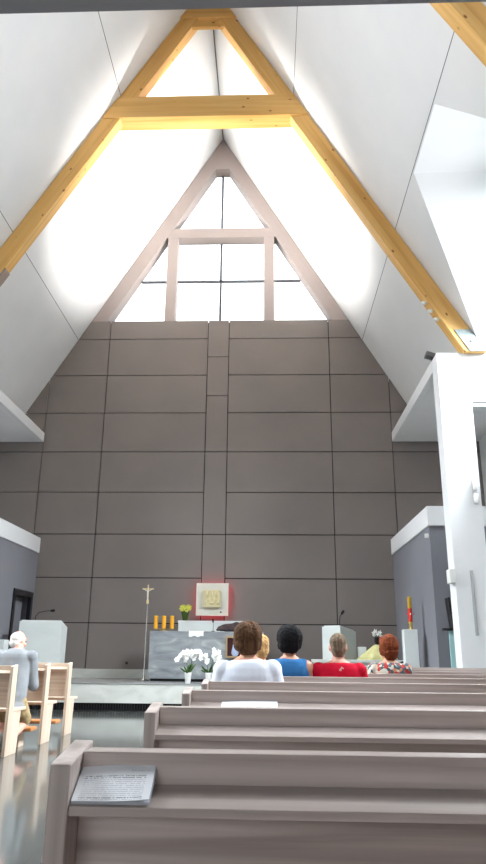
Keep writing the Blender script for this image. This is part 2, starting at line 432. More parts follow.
# ------------------------------------------------------------------ roof trusses
def make_truss():
    t = thing('roof_truss', 'whole honey-coloured timber A-frame truss with its tie beam in view', 'roof truss', (0, 0, EZ), 0)
    off = .012; dp = .66; y0, y1 = 11.1, 11.34
    mi = Matrix.Translation((0, 0, -EZ))
    for s in (1, -1):
        q = MB().xz([(s*.12, ZA-off-SL*.12), (s*(ZA-off-EZ)/SL, EZ), (s*(ZA-dp-EZ)/SL, EZ), (s*.12, ZA-dp-SL*.12)], y0, y1)
        # lay the grain along the rafter: build upright, then tilt by 30 degrees
        ang = -s*math.atan(1/SL)
        piv = Vector((0, 11.2, ZA)); Rm = Matrix.Rotation(ang, 4, 'Y')
        inv = Rm.inverted()
        for v in q.bm.verts: v.co = inv @ (v.co-piv)
        o = q.build('rafter', M['glulam_l'], t, .008)
        o.matrix_local = Matrix.Translation(piv-Vector((0, 0, EZ))) @ Rm
        p = MB().xz([(s*(ZA-off-.02-EZ-.42)/SL, EZ+.42), (s*(ZA-off-.02-EZ)/SL, EZ+.003), (s*(ZA-.52-EZ)/SL, EZ+.003), (s*(ZA-.52-EZ-.42)/SL, EZ+.42)], y0-.015, y1+.015)
        p.bm.transform(mi); f = p.build('foot_plate', M['steel'], t, .003)
        b = MB()
        for dz in (.12, .3): b.lathe([(.0, -.0), (.018, 0), (.018, .012), (0, .012)], (0, 0, 0), 6)
        b.bm.transform(Matrix.Rotation(PI/2, 4, 'X')); b.bm.transform(Matrix.Translation((s*4.82, y0-.014, .2))); b.build('bolt', M['steel'], f)
    q = MB().xz([(-1.785, 11.78), (1.785, 11.78), (2.08, 11.27), (-2.08, 11.27)], y0-.03, y1+.10); q.bm.transform(mi); q.build('tie_beam', M['glulam_x'], t, .008)
    q = MB().xz([(-.41, 14.16), (.41, 14.16), (.60, 13.86), (-.60, 13.86)], y0-.03, y0+.07); q.bm.transform(mi); q.build('ridge_gusset', M['glulam_x'], t, .006)
    q = MB().xz([(-.30, 13.80), (.30, 13.80), (.37, 13.64), (-.37, 13.64)], y0+.01, y0+.09); q.bm.transform(mi); q.build('collar_block', M['glulam_x'], t, .006)
    return t
t1 = make_truss()
t2 = copy_tree(t1); t2.location.y = -4.9
tag(t2, 'nearer timber truss of which only a rafter shows in the top right corner', 'roof truss')

# ------------------------------------------------------------------ lamps on the structure, and added roof fill spots
def spot_fixture(x, y, label):
    s = math.copysign(1, x)
    t = thing('uplight', label, 'lamp', (x, y, 6.131 if x > 0 else 6.101), 0)
    MB().box(-.06, .06, -.05, .05, 0, .03).box(-.02, .02, -.05, .05, .03, .14).build('stand', M['darkmetal'], t)
    R_ = Matrix.Translation((0, 0, .19)) @ Matrix.Rotation(s*math.radians(18), 4, 'Y')
    q = MB().box(-.13, .13, -.08, .08, -.045, .045)
    for i in range(6): q.box(-.115+i*.042, -.105+i*.042, -.088, .088, -.058, -.045)
    q.bm.transform(R_); q.build('housing', M['fixture'], t, .008)
    return t
spot_fixture(4.31, 11.8, 'small grey floodlight box standing on edge of the right aisle roof')
spot_fixture(-4.35, 11.95, 'small grey floodlight box standing on the left aisle roof')
def lamp_or_fill(loc, target, power, size, angle, col):
    l = bpy.data.lights.new('flood_or_fill', 'SPOT'); l.energy = power; l.spot_size = math.radians(angle); l.spot_blend = 1; l.shadow_soft_size = size; l.color = col
    o = bpy.data.objects.new('flood_or_fill_light', l); C.objects.link(o); o.location = loc
    o.rotation_euler = (Vector(target)-Vector(loc)).to_track_quat('-Z', 'Y').to_euler()
lamp_or_fill((4.25, 12.75, 6.45), (-1.9, 13.6, 11.5), 4600, .12, 52, (1, .96, .9))
lamp_or_fill((-4.25, 12.75, 6.45), (1.9, 13.6, 11.5), 4600, .12, 52, (1, .96, .9))
for sg in (1, -1):  # added fill spots without fixtures, to brighten the near roof slopes
    lamp_or_fill((sg*6.15, 8.75, 5.85), (-sg*2.2, 8.3, 11.0), 300, .3, 80, (.95, .98, 1))
    lamp_or_fill((sg*6.15, 3.9, 5.85), (-sg*2.2, 4.4, 11.0), 1100, .3, 80, (.95, .98, 1))
for i, (u, lb) in enumerate(((.26, 'highest'), (.49, 'middle'), (.72, 'lowest'))):
    x = 3.98+u*.42; z = 14.88-.66-SL*x-.0
    t = thing('rafter_spotlight', lb+' of three tiny white spotlights under the right rafter', 'lamp', (x, 11.24, z), 0, 'rafter spotlights')
    MB().tube([(0, 0, .01), (-.03, 0, -.03)], .008).build('bracket', M['whiteplastic'], t)
    q = MB().lathe([(.022, 0), (.032, .03), (.036, .1), (.03, .105)], (0, 0, 0), 14); q.bm.transform(Matrix.Translation((-.03, 0, -.03)) @ Matrix.Rotation(math.radians(120), 4, 'X') @ Matrix.Rotation(.5, 4, 'Y'))
    q.build('lamp_head', M['whiteplastic'], t, 0, True)
t = thing('spotlight_box', 'brown-grey box fixture under the left rafter at picture edge', 'lamp', (-3.80, 11.22, 7.72), 0)
q = MB().box(-.2, .2, -.11, .11, -.06, .06); q.bm.transform(Matrix.Rotation(-math.atan(SL), 4, 'Y')); q.build('housing', noise_mat('taupe_fixture', [(.3, (150, 134, 122)), (.7, (160, 144, 132))], (4,)*3), t, .01)
q = MB().box(-.015, .015, -.02, .02, 0, .12); q.bm.transform(Matrix.Translation((-.05, 0, .0)) @ Matrix.Rotation(.6, 4, 'Y')); q.build('bracket', M['steel'], t)
# wall lamp, switch box and strip on the right column
t = thing('wall_lamp', 'chrome and glass wall lamp high on right edge of the white column', 'lamp', (4.67, 11.2, 3.6), 0)
MB().box(-.035, .035, -.03, 0, -.2, .2).build('back_plate', M['chrome'], t, .005)
MB().lathe([(.03, -.19), (.045, -.17), (.045, -.05), (.03, -.03)], (0, -.07, 0), 16).lathe([(.03, .03), (.045, .05), (.045, .17), (.03, .19)], (0, -.07, 0), 16).build('glass_shade', M['ceramic'], t, 0, True)
tag(MB().box(4.14, 4.23, 11.16, 11.36, 2.13, 2.35).build('loudspeaker', M['whiteplastic'], None, .01), 'small white box speaker on left edge of the white column', 'loudspeaker')
tag(MB().box(4.47, 4.52, 11.185, 11.199, 1.33, 2.33).build('strip_panel', M['groove'], None, .004), 'long thin grey strip set upright on the white column', 'strip')
tag(MB().box(4.02, 4.0899, 12.16, 12.2, 3.0, 3.08).build('sensor', M['whiteplastic'], None, .008), 'tiny white sensor on grey block wall below the right white cap', 'sensor')
t = thing('glass_screen', 'pale teal glass panel standing beside the foot of white column', 'screen', (4.33, 11.75, 0), 0)
MB().box(-.13, .13, -.012, .012, .05, 1.42).build('glass_pane', M['teal'], t, .003)
MB().box(-.15, .15, -.04, .04, 0, .05).build('base', M['steel'], t)
t = thing('monitor', 'black flat monitor edge-on beside white column above teal glass', 'monitor', (4.27, 11.75, 1.43), .0)
q = MB().box(-.02, .02, -.11, .11, .03, .52); q.bm.transform(Matrix.Rotation(-.10, 4, 'Y')); q.build('screen', M['black'], t, .006)
MB().box(-.16, .10, -.06, .06, -.01, .03).build('bracket', M['black'], t, .006)
tag(MB().lathe([(.0, 0), (.028, 0), (.028, .02), (.012, .03), (.012, .05), (.0, .055)], (0, 0, 0), 12).build('wall_socket', M['darkmetal'], None), 'tiny dark socket on taupe wall above plinth left of the cross', 'socket')
o = bpy.data.objects['wall_socket']; o.rotation_euler = (PI/2, 0, 0); o.location = (-1.87, D-.001, .80)

# ------------------------------------------------------------------ altar and furnishings
PZ = .483
t = thing('altar', 'large blue-grey veined marble block altar on the platform', 'altar', (0, 14.9, PZ), 0)
MB().box(-1.155, 1.155, -.45, .38, .05, .965).build('block', M['marble'], t, .006)
MB().box(-1.11, 1.11, -.40, .33, 0, .05).build('recessed_base', M['black'], t)
AZ = PZ+.965
c = MB(); n = 14; rows_ = []
prof = [(.30, .004), (0.0, .004), (-.40, .004), (-.446, .004), (-.456, -.004), (-.458, -.05), (-.458, -.10)]
for i in range(n+1):
    x = -.36+.30*i/n; wv = .004*math.sin(i*1.7)
    rows_.append([(x, 14.9+y-(abs(wv)+.001 if z < -.01 else 0), AZ+z-(.012*math.sin(i*.9) if z < -.09 else 0)) for y, z in prof])
vs = [p for r in rows_ for p in r]; np_ = len(prof)
c._faces(vs, [(a*np_+b, (a+1)*np_+b, (a+1)*np_+b+1, a*np_+b+1) for a in range(n) for b in range(np_-1)])
o = c.build('altar_cloth', M['cloth']); sm = o.modifiers.new('s', 'SOLIDIFY'); sm.thickness = .003; sm.offset = 0
tag(o, 'short white linen cloth hanging over front edge of the marble altar', 'cloth')
# three-candle holder
t = thing('candle_holder', 'low brass holder carrying the three amber candles on the altar', 'candle holder', (-.915, 14.7, AZ), 0)
MB().lathe([(0, 0), (.075, 0), (.075, .012), (.02, .02), (.02, .05)], (0, 0, 0), 20).build('base', M['brass'], t, 0, True)
MB().box(-.2, .2, -.018, .018, .038, .052).build('arm', M['brass'], t, .003)
for x in (-.168, 0, .168): MB().lathe([(0, .05), (.04, .05), (.044, .06), (0, .06)], (x, 0, 0), 16).build('drip_dish', M['brass'], t)
for x, lb in ((-.168, 'left'), (0, 'middle'), (.168, 'right')):
    q = thing('candle', lb+' one of three short amber candles on the marble altar', 'candle', (-.915+x, 14.7, AZ+.0605), 0, 'amber altar candles')
    MB().lathe([(0, 0), (.042, 0), (.042, .245), (.035, .252), (0, .248)], (0, 0, 0), 18).build('wax', M['candle'], q)
    MB().tube([(0, 0, .246), (.002, 0, .268)], .003, 6).build('wick', M['black'], q)
# microphone and dark cloth on the altar
def gooseneck(name, label, pts, base, k_=1.0):
    t = thing(name, label, 'microphone', pts[0], 0); o0 = Vector(pts[0])
    if base: MB().lathe([(0, 0), (.045, 0), (.04, .015), (.012, .022), (0, .022)], (0, 0, 0), 16).build('base', M['black'], t)
    L = [Vector(p)-o0 for p in pts]
    MB().tube(L, .008*k_, 8).build('gooseneck', M['black'], t, 0, True)
    d = (L[-1]-L[-2]).normalized()
    MB().cap(L[-1], L[-1]+d*.05, .026*k_, .03*k_).build('capsule', M['black'], t, 0, True)
gooseneck('microphone', 'thin black stalk microphone standing on the marble altar', [(.11, 14.75, AZ), (.11, 14.75, AZ+.12), (.105, 14.74, AZ+.2)], True, .6)
q = MB(); q.ball((0, 0, .035), (.30, .13, .05)).ball((.12, .02, .06), (.17, .11, .045)).ball((-.16, 0, .025), (.17, .12, .035)).box(-.33, .34, -.14, .14, 0, .02)
o = remesh(q, 'folded_cloth', M['darkcloth'], None, .015, 3, lambda c_: .008*noise.noise(c_*14)); o.location = (.51, 14.8, AZ+.027); o.scale = (1, 1, 1.7)
tag(o, 'dark maroon cloth lying in a heap on the marble altar', 'cloth')
# framed picture on altar front
t = thing('framed_picture', 'small wooden framed picture of a robed figure on the altar front', 'picture', (.585, 14.449, 1.15), 0)
MB().box(-.19, -.155, -.05, 0, -.21, .21).box(.155, .19, -.05, 0, -.21, .21).box(-.155, .155, -.05, 0, .175, .21).box(-.155, .155, -.05, 0, -.21, -.175).build('frame', M['framewood'], t, .004)
MB().box(-.155, .155, -.016, 0, -.175, .175).build('picture', M['picture'], t)
q = MB().cap((0, -.02, .03), (0, -.02, -.11), .045, .075).ball((0, -.022, .085), (.032, .02, .045)); q.bm.transform(Matrix.Translation((0, -.018, 0)) @ Matrix.Diagonal((1, .15, 1, 1)))
q.build('robed_figure', mat('pale_blue_robe', (176, 188, 220), .6), t, 0, True)
# white credenza behind
t = thing('credenza', 'long white stone credenza behind the marble altar', 'credenza', (0, 15.5, PZ), 0)
MB().box(-.69, .69, -.2, .2, 0, 1.16).build('body', M['ambo'], t)
MB().box(-.70, .70, -.21, .21, 1.16, 1.21).build('top', M['ambo'], t, .004)
CZ = PZ+1.21
# flowers in green vase
t = thing('flower_vase', 'yellow-green flowers in a green vase on the white credenza', 'flowers', (-.56, 15.4, CZ), 0)
t.scale = (1.06, 1.06, 1.12)
MB().lathe([(0, 0), (.05, 0), (.055, .02), (.07, .1), (.085, .16), (.08, .165), (.05, .1), (0, .05)], (0, 0, 0), 20).build('vase', M['greenglass'], t, 0, True)
lf = MB(); fl = MB()
for i in range(26):
    a = random.uniform(0, 2*PI); r = random.uniform(.02, .10); z = random.uniform(.17, .26)
    lf.petal((0, 0, .12), (r*math.cos(a), r*math.sin(a), z-.1), (math.cos(a), math.sin(a), -.5), .14, .04)
for i in range(16):
    a = i*2.4; r = .03+.075*math.sqrt(i/16); c0 = Vector((r*math.cos(a), r*math.sin(a)*.8, .31-.9*r+random.uniform(-.04, .04)))
    for k2 in range(5):
        b = k2*2*PI/5+i; fl.petal(c0, (math.cos(b), -.35, math.sin(b)), (0, -1, .1), .05, .034)
lf.build('foliage', M['leaf'], t, 0, True); fl.build('blossom', M['yellowpetal'], t, 0, True)
PALEGOLD = mat('pale_gilding', (226, 214, 170), .35, .5, .25)
# tabernacle with red back light
t = thing('tabernacle', 'square white plaque tabernacle with gilded relief door and red glow', 'tabernacle', (0, D, 2.17), 0)
MB().box(-.36, .36, -.16, -.10, -.355, .355).build('plaque', M['plate'], t, .006)
MB().box(-.2, .2, -.099, 0, -.2, .2).build('mounting', M['darkmetal'], t)
bl = MB()
for q in ((-.335, -.315, -.31, .31), (.315, .335, -.31, .31), (-.31, .31, -.335, -.315), (-.31, .31, .315, .335)): bl.box(q[0], q[1], -.098, -.085, q[2], q[3])
bl.build('backlight', M['redlamp'], t)
dz = MB().box(-.198, .196, -.25, -.158, -.175, .195).build('gilded_door', PALEGOLD, t, .006)
rl = MB()
random.seed(3)
for (x, z, w_, h_) in ((-.1, .09, .035, .07), (.0, .1, .03, .07), (.1, .09, .035, .07), (-.06, -.03, .03, .06), (.06, -.03, .03, .06), (0, -.10, .07, .03), (-.13, -.09, .02, .05), (.13, -.09, .02, .05), (0, .01, .02, .04)):
    rl.ball((x, -.25, z+.01), (w_, .028, h_), None, 12, 8)
rl.build('relief', PALEGOLD, dz, 0, True)
MB().lathe([(0, 0), (.018, 0), (.018, .03), (0, .03)], (.2, -.175, -.29), 12).build('keyhole', M['black'], t)
# processional cross
t = thing('processional_cross', 'slim brass crucifix on a tall pole left of the altar', 'crucifix', (-1.29, 14.75, PZ), 0); t.scale = (1, 1, 1.04)
MB().lathe([(0, 0), (.12, 0), (.12, .012), (.03, .03), (.02, .1), (0, .1)], (0, 0, 0), 24).build('base', M['chrome'], t, 0, True)
MB().tube([(0, 0, .08), (0, 0, 1.5)], .011, 10).build('pole', M['chrome'], t)
MB().box(-.012, .012, -.01, .01, 1.49, 1.84).box(-.12, .12, -.01, .01, 1.745, 1.77).lathe([(.02, 1.46), (.028, 1.48), (.028, 1.52), (.014, 1.55)], (0, 0, 0), 12).build('cross', M['gold'], t)
q = MB().cap((0, -.02, 1.70), (0, -.02, 1.60), .018, .016).cap((0, -.02, 1.6), (.005, -.02, 1.53), .014, .009).ball((0, -.022, 1.745), (.014, .014, .018))
for s in (1, -1): q.cap((s*.012, -.02, 1.71), (s*.10, -.016, 1.757), .008, .006)
q.build('corpus', mat('pale_silver', (226, 222, 206), .35, .5, .5), t, 0, True)
# orchids
def orchid(x, y, label, seed, stems):
    random.seed(seed)
    t = thing('potted_orchid', label, 'orchid', (x, y, PZ), 0, 'white orchids in front of the altar'); t.scale = (.98, 1, 1.06)
    MB().lathe([(0, 0), (.045, 0), (.05, .01), (.068, .17), (.074, .185), (.066, .185), (.06, .15), (0, .14)], (0, 0, 0), 20).build('pot', M['ceramic'], t, 0, True)
    lf = MB()
    for i in range(7):
        a = i*2*PI/7+random.uniform(-.2, .2); d = Vector((math.cos(a), math.sin(a), random.uniform(.35, 1.5)))
        lf.petal((0, 0, .16), d, (-math.cos(a), -math.sin(a), 1), random.uniform(.16, .24), .055)
    lf.build('leaves', M['leaf'], t, 0, True)
    st = MB(); fl = MB(); pass
    for pts in stems:
        P_ = [Vector(p) for p in pts]; st.tube(P_, .005, 6)
        for k2 in range(9):
            u = .42+.58*k2/8; f = u*(len(P_)-1); i = min(int(f), len(P_)-2); c0 = P_[i].lerp(P_[i+1], f-i)+Vector((random.uniform(-.025, .025), random.uniform(-.04, .01), random.uniform(-.03, .03)))
            if c0.z < .33: continue
            n_ = Vector((random.uniform(-.4, .4), -1, random.uniform(-.1, .3))).normalized(); a0 = random.uniform(0, 1); ux = n_.orthogonal().normalized(); uy = n_.cross(ux)
            for j in range(5):
                b = a0+j*2*PI/5; fl.petal(c0, ux*math.cos(b)+uy*math.sin(b)+n_*.15, n_, .05, .042)
            fl.ball(c0+n_*.008, .009, None, 8, 5)
    st.build('stem', M['leaf'], t, 0, True); fl.build('blossoms', M['petal'], t, 0, True)
orchid(-.255, 13.62, 'left white orchid in a white pot before the marble altar', 5, [[(0, 0, .15), (-.03, 0, .32), (-.05, -.02, .46), (-.14, -.03, .47), (-.25, -.04, .38)], [(.02, 0, .15), (.06, 0, .35), (.06, -.02, .5), (-.02, -.03, .55), (-.1, -.04, .5)], [(.01, 0, .15), (.08, 0, .4), (.12, -.02, .53), (.2, -.02, .52)]])
orchid(.135, 13.62, 'right white orchid in a white pot before the marble altar', 9, [[(0, 0, .15), (.06, 0, .35), (.08, -.02, .5), (.12, -.02, .56), (.18, -.03, .36)], [(-.01, 0, .15), (-.04, 0, .34), (-.06, -.02, .46), (-.16, -.03, .45)], [(.02, 0, .15), (.09, 0, .38), (.14, -.02, .54), (.19, -.02, .48)]])
# ambos
def ambo(label, loc, rz, sx, sy, h):
    t = thing('ambo', label, 'lectern', loc, rz)
    MB().yz([(-sy, 0), (sy, 0), (sy, h-.09), (-sy, h)], -sx, sx).build('body', M['ambo'], t, .006)
    q = MB().yz([(-sy+.03, h+.001), (sy-.03, h-.083), (sy-.03, h-.063), (-sy+.03, h+.021)], -sx+.03, sx-.03).build('book_rest', M['ambo'], t, .003)
    return t
ambo('big white stone ambo on the left beside the dark doorway', (-3.32, 14.35, PZ), .12, .42, .33, 1.12)
ambo('white stone lectern on the right standing behind the man in red', (2.72, 14.85, PZ), math.radians(-42), .235, .27, 1.09)
gooseneck('microphone', 'black stalk microphone bending sideways above the left ambo', [(-3.60, 14.62, PZ+1.08), (-3.61, 14.64, PZ+1.24), (-3.55, 14.65, PZ+1.32), (-3.42, 14.66, PZ+1.35), (-3.29, 14.66, PZ+1.36)], True)
gooseneck('microphone', 'black stalk microphone rising from the right lectern', [(2.74, 14.85, PZ+1.09), (2.74, 14.85, PZ+1.2), (2.75, 14.84, PZ+1.30), (2.79, 14.82, PZ+1.36)], True)
tag(MB().box(-4.04, -3.86, 13.7, 13.95, PZ, 1.24).build('pedestal', M['ambo'], None, .006), 'small white stone pedestal behind head of kneeling man', 'pedestal')
t = thing('stone_bench', 'long low white stone bench in front of the right lectern', 'bench', (3.05, 13.75, PZ), 0)
MB().box(-.97, 1.0, -.16, .16, .40, .455).build('seat', M['stone'], t, .005)
MB().box(-.93, .96, -.13, .13, 0, .40).build('base', M['stone'], t)
tag(MB().box(3.09, 3.25, 14.7, 14.9, PZ, 1.18).build('pedestal', M['ambo'], None, .006), 'small white stone pedestal right of the right lectern', 'pedestal')
t = thing('draped_stand', 'pale yellow cloth draped over a stand beside the white bench', 'stand', (3.42, 14.35, PZ), 0)
rings = []
for r, z in ((.40, .0), (.40, .42), (.39, .47), (.30, .54), (.19, .63), (.08, .72), (.03, .74)):
    rings.append([(r*(1+.05*math.sin(9*a))*math.cos(a), .7*r*(1+.05*math.sin(9*a))*math.sin(a), z) for a in [2*PI*i/48 for i in range(48)]])
MB().ring_loft(rings).build('drape', M['straw'], t, 0, True)
t = thing('flower_arrangement', 'white lilies in a dark jar on the yellow draped stand', 'flowers', (3.42, 14.35, PZ+.741), 0)
MB().lathe([(0, 0), (.04, 0), (.06, .05), (.05, .12), (.055, .14), (.04, .13), (0, .1)], (0, 0, 0), 18).build('jar', M['darkmetal'], t, 0, True)
fl = MB(); random.seed(11); lf = MB()
for i in range(8):
    a = i*2.4; c0 = Vector((.07*math.cos(a), .05*math.sin(a), .17+.012*i))
    lf.tube([(0, 0, .1), c0], .004, 5)
    for j in range(5):
        b = j*2*PI/5+i; fl.petal(c0, (math.cos(b), -.6+.3*math.sin(b), math.sin(b)), (0, -1, 0), .05, .026)
lf.build('stem', M['leaf'], t); fl.build('blossoms', M['petal'], t, 0, True)
# paschal candle on its pillar
t = thing('candle_pillar', 'tall square white pillar carrying the red and gold paschal candle', 'pillar', (3.80, 12.95, 0), 0)
MB().box(-.12, .12, -.12, .12, .0, 1.47).build('shaft', M['ambo'], t, .006)
t = thing('paschal_candle', 'tall yellow paschal candle with red cross band on white pillar', 'candle', (3.83, 12.95, 1.471), 0)
MB().lathe([(0, 0), (.05, 0), (.05, .015), (.025, .03), (.04, .05), (.04, .06), (.03, .09), (.045, .11), (.036, .12), (0, .12)], (0, 0, 0), 20).build('holder', M['brass'], t, 0, True)
MB().lathe([(0, .121), (.035, .121), (.035, .565), (.028, .575), (0, .57)], (0, 0, 0), 20).build('wax', M['paschalwax'], t)
q = MB().lathe([(.0352, .135), (.0375, .14), (.0375, .36), (.0352, .37)], (0, 0, 0), 20).box(-.075, .075, -.012, .012, .26, .275); q.build('red_band', M['redwax'], t)
MB().ball((0, -.04, .27), (.012, .008, .016)).build('cross_boss', M['petal'], t, 0, True)
MB().tube([(0, 0, .57), (.002, 0, .60)], .003, 6).build('wick', M['black'], t)
o = MB().tube([(4.0, 13.2, 0), (4.0, 13.2, .82), (4.01, 13.2, .86), (4.04, 13.2, .87), (4.06, 13.2, .875)], .02, 10).build('handrail', M['black'], None, 0, True)
q = bmesh.new(); q.free()
bpy.data.objects.remove(o)
tag(MB().tube([(3.98, 13.25, 0.0), (3.98, 13.25, .83), (3.97, 13.25, .88), (3.93, 13.25, .90), (3.70, 13.25, .90), (3.66, 13.25, .88), (3.65, 13.25, .83), (3.65, 13.25, 0.0)], .028, 10).build('handrail', M['black'], None, 0, True), 'black bent tube handrail just behind the white candle pillar', 'handrail')

# ------------------------------------------------------------------ pews
PT = .88
def make_pew(L, label, mx, mz, full):
    """origin at floor, rear left corner of the end panel; faces +y; length along +x"""
    t = thing('pew', label, 'pew', (0, 0, 0), 0); e = .034; dp = .14
    for x in (0, L-e):
        MB().yz([(0, 0), (dp, 0), (dp, .90), (0, .88)], x, x+e).build('end_panel', mz, t, .003)
        MB().yz([(dp+.001, 0), (dp+.20, 0), (dp+.24, .418), (dp+.001, .418)], x+.003, x+e-.003).build('leg', mz, t, .003)
    MB().box(e, L-e, .07, .125, .47, .89).build('backrest', mx, t, .002)
    MB().yz([(.004, .806), (.069, .829), (.069, .843), (.004, .820)], e+.0005, L-e-.0005).build('book_shelf', mx, t, .0015)
    MB().box(0, L, dp+.001, dp+.40, .42, .452).build('seat', mx, t, .006)
    if full:
        k_ = MB().box(.05, L-.04, -.27, -.05, .165, .205).build('kneeler_pad', M['pad'], t, .012)
        for x in (.18, L-.24): MB().box(x, x+.06, -.24, -.07, 0, .165).build('kneeler_leg', mz, k_)
    return t
names = ['nearest light wood pew, a printed leaflet on its rear shelf', 'second light wood pew from the front of the picture', 'third light wood pew, a blank white sheet on its shelf',
         'fourth light wood pew with the woman in white seated on it', 'light wood pew with the woman in blue and man in red seated', 'light wood pew with the floral-bloused woman seated on it',
         'pew just ahead of the floral-bloused woman', 'second-farthest pew of the right-hand block', 'farthest pew of the right-hand block, nearest the platform']
Y0, PIT = 1.172, .972
XE_ = .915
p0 = make_pew(3.95, names[0], M['pew_x'], M['pew_z'], False)
def place(o, x, y, lb, gr): o.location = (x, y, 0); o['label'] = lb; o['group'] = gr
pews = []
for i in range(9):
    o = p0 if i == 0 else copy_tree(p0)
    xe = XE_-.012*(i > 0)-.008*min(i, 3)+.01
    place(o, xe, Y0+PIT*i+(.03 if i > 4 else 0)*(i-4), names[i], 'pews of the right-hand block'); pews.append(o)
o = copy_tree(p0); place(o, XE_, Y0-PIT, 'unseen pew below the picture, added to shade the nearest pew', 'pews of the right-hand block')  # unseen extra row, added to shade the lower back of the nearest pew
l0 = make_pew(3.4, '', M['pewl_x'], M['pewl_z'], True)
for i, (y, lb) in enumerate(((7.6, 'left-hand pew behind the kneeling man, cut by the picture edge'), (8.63, 'left-hand pew the kneeling man leans on'), (9.52, 'farthest left-hand pew, nearest the white platform'))):
    o = l0 if i == 0 else copy_tree(l0)
    place(o, (-1.445, -1.40, -1.38)[i]-3.4, y, lb, 'pews of the left-hand block')
# leaflets
sh_y0 = .006
def leaflet(name, label, loc, rz, tilt, w_, h_, th, material):
    t = thing(name, label, 'leaflet', loc, rz)
    me = bmesh.new(); uvl = me.loops.layers.uv.new('UVMap')
    nx_, ny_ = 12, 12; grid = [[me.verts.new((w_*(i/nx_), h_*j/ny_*math.cos(tilt), th+h_*j/ny_*math.sin(tilt)+.0035*math.sin(PI*i/nx_)*(j/ny_)+.004*(i/nx_)**3)) for j in range(ny_+1)] for i in range(nx_+1)]
    for i in range(nx_):
        for j in range(ny_):
            f = me.faces.new([grid[i][j], grid[i+1][j], grid[i+1][j+1], grid[i][j+1]])
            for lp, (a, b) in zip(f.loops, ((i, j), (i+1, j), (i+1, j+1), (i, j+1))): lp[uvl].uv = (a/nx_, b/ny_)
    d = bpy.data.meshes.new('page'); me.to_mesh(d); me.free(); o = bpy.data.objects.new('printed_page', d); C.objects.link(o); o.parent = t; d.materials.append(material)
    so = o.modifiers.new('s', 'SOLIDIFY'); so.thickness = .0006
    q = MB()
    for k_ in range(3):
        z0 = th*(.1+.28*k_); c_, s_ = math.cos(tilt), math.sin(tilt)
        q.prism([(0, 0, z0), (w_*(1.0+.006*k_), 0, z0), (w_*(1.0+.008*k_), h_*c_, z0+h_*s_), (0, h_*c_, z0+h_*s_)], (0, 0, th*.12), 2)
    q.build('inner_pages', M['edge'], t)
    return t
ZSH = .821
leaflet('leaflet', 'printed leaflet lying open-side down on shelf of the nearest pew', (XE_+.046, Y0+.008, ZSH+.0015), 0, .56, .122, .076, .005, M['print'])
leaflet('leaflet', 'blank white sheet on shelf of the third pew', (XE_+.15, Y0+PIT*2+.008, ZSH+.0015), 0, .35, .24, .06, .002, mat('plain_paper', (226, 230, 236), .7))

# ------------------------------------------------------------------ people
SK = noise_mat('skin', [(.3, (196, 144, 118)), (.7, (210, 158, 132))], (14,)*3, rough=.5, spec=.35)
SK2 = noise_mat('ruddy_skin', [(.3, (204, 146, 128)), (.7, (222, 168, 150))], (14,)*3, rough=.5, spec=.35)
def hair_mat(name, lo, hi):
    return noise_mat(name, [(.3, lo), (.7, hi)], (60, 60, 9), 1.0, 5, .4, .8, .15, 0, .5)
def fabric(name, lo, hi): return noise_mat(name, [(.3, lo), (.7, hi)], (7,)*3, 1, 4, 0, .85, .15, 0, .25)
EYE = mat('eye', (74, 60, 54), .2); SHOE = mat('shoe_leather', (48, 42, 40), .5)

def hand(q, w, d, up, side):
    """palm + four unequal bent fingers + thumb; w wrist, d pointing direction, up back-of-hand normal, side +1/-1 thumb side"""
    w, d, up = Vector(w), Vector(d).normalized(), Vector(up).normalized(); lat = d.cross(up).normalized()*side; up = lat.cross(d)*side if False else up
    q.cap(w, w+d*.03, .027, .03)
    for k2 in range(4):
        o_ = lat*(-.030+.020*k2); L = (.062, .076, .082, .072)[k2]
        k0 = w+d*.02+o_*.7; k1 = w+d*.085+o_
        q.cap(k0, k1, .013, .0105); k2_ = k1+(d*.85-up*.35).normalized()*L*.55; q.cap(k1, k2_, .0095, .009)
        q.cap(k2_, k2_+(d*.45-up*.8).normalized()*L*.45, .009, .008)
    b0 = w+d*.02+lat*.022; b1 = b0+(d*.6+lat*.75).normalized()*.045; q.cap(b0, b1, .014, .0115); q.cap(b1, b1+(d*.9+lat*.1-up*.2).normalized()*.032, .011, .0095)

def loft_body(q, secs, n=28, grow=0.0):
    q.ring_loft([[(cx+(rx_+grow)*math.copysign(abs(math.cos(a))**.86, math.cos(a)), cy+(ry_+grow)*math.copysign(abs(math.sin(a))**.86, math.sin(a)), cz) for a in [2*PI*i/n for i in range(n)]] for cx, cy, cz, rx_, ry_ in secs])

def head_into(q, c, R_, s=1.0):
    c = Vector(c)
    def P(x, y, z): return c+R_ @ (Vector((x, y, z))*s)
    m3 = R_.to_3x3()
    q.ball(P(0, -.008, .012), (.074*s, .094*s, .100*s), m3); q.ball(P(0, .03, -.055), (.058*s, .062*s, .062*s), m3)
    q.ball(P(0, .072, -.095), (.026*s, .022*s, .02*s), m3)                                     # chin
    q.cap(P(0, .09, .012), P(0, .106, -.028), .009*s, .015*s)                                   # nose
    q.cap(P(-.022, .082, -.062), P(.022, .082, -.062), .008*s, .008*s)                          # lips
    q.cap(P(-.045, .078, .032), P(.045, .078, .032), .013*s, .013*s)                            # brow
    for sg in (1, -1):
        q.ball(P(sg*.078, -.006, -.012), (.010*s, .020*s, .032*s), m3)                          # ears
        q.ball(P(sg*.045, .062, -.03), (.024*s, .024*s, .026*s), m3)                            # cheeks
def eyes(parent, c, R_, s=1.0):
    q = MB(); c = Vector(c)
    for sg in (1, -1): q.ball(c+R_ @ (Vector((sg*.031, .082, .008))*s), .0115*s, None, 12, 8)
    q.build('eyes', EYE, parent, 0, True)

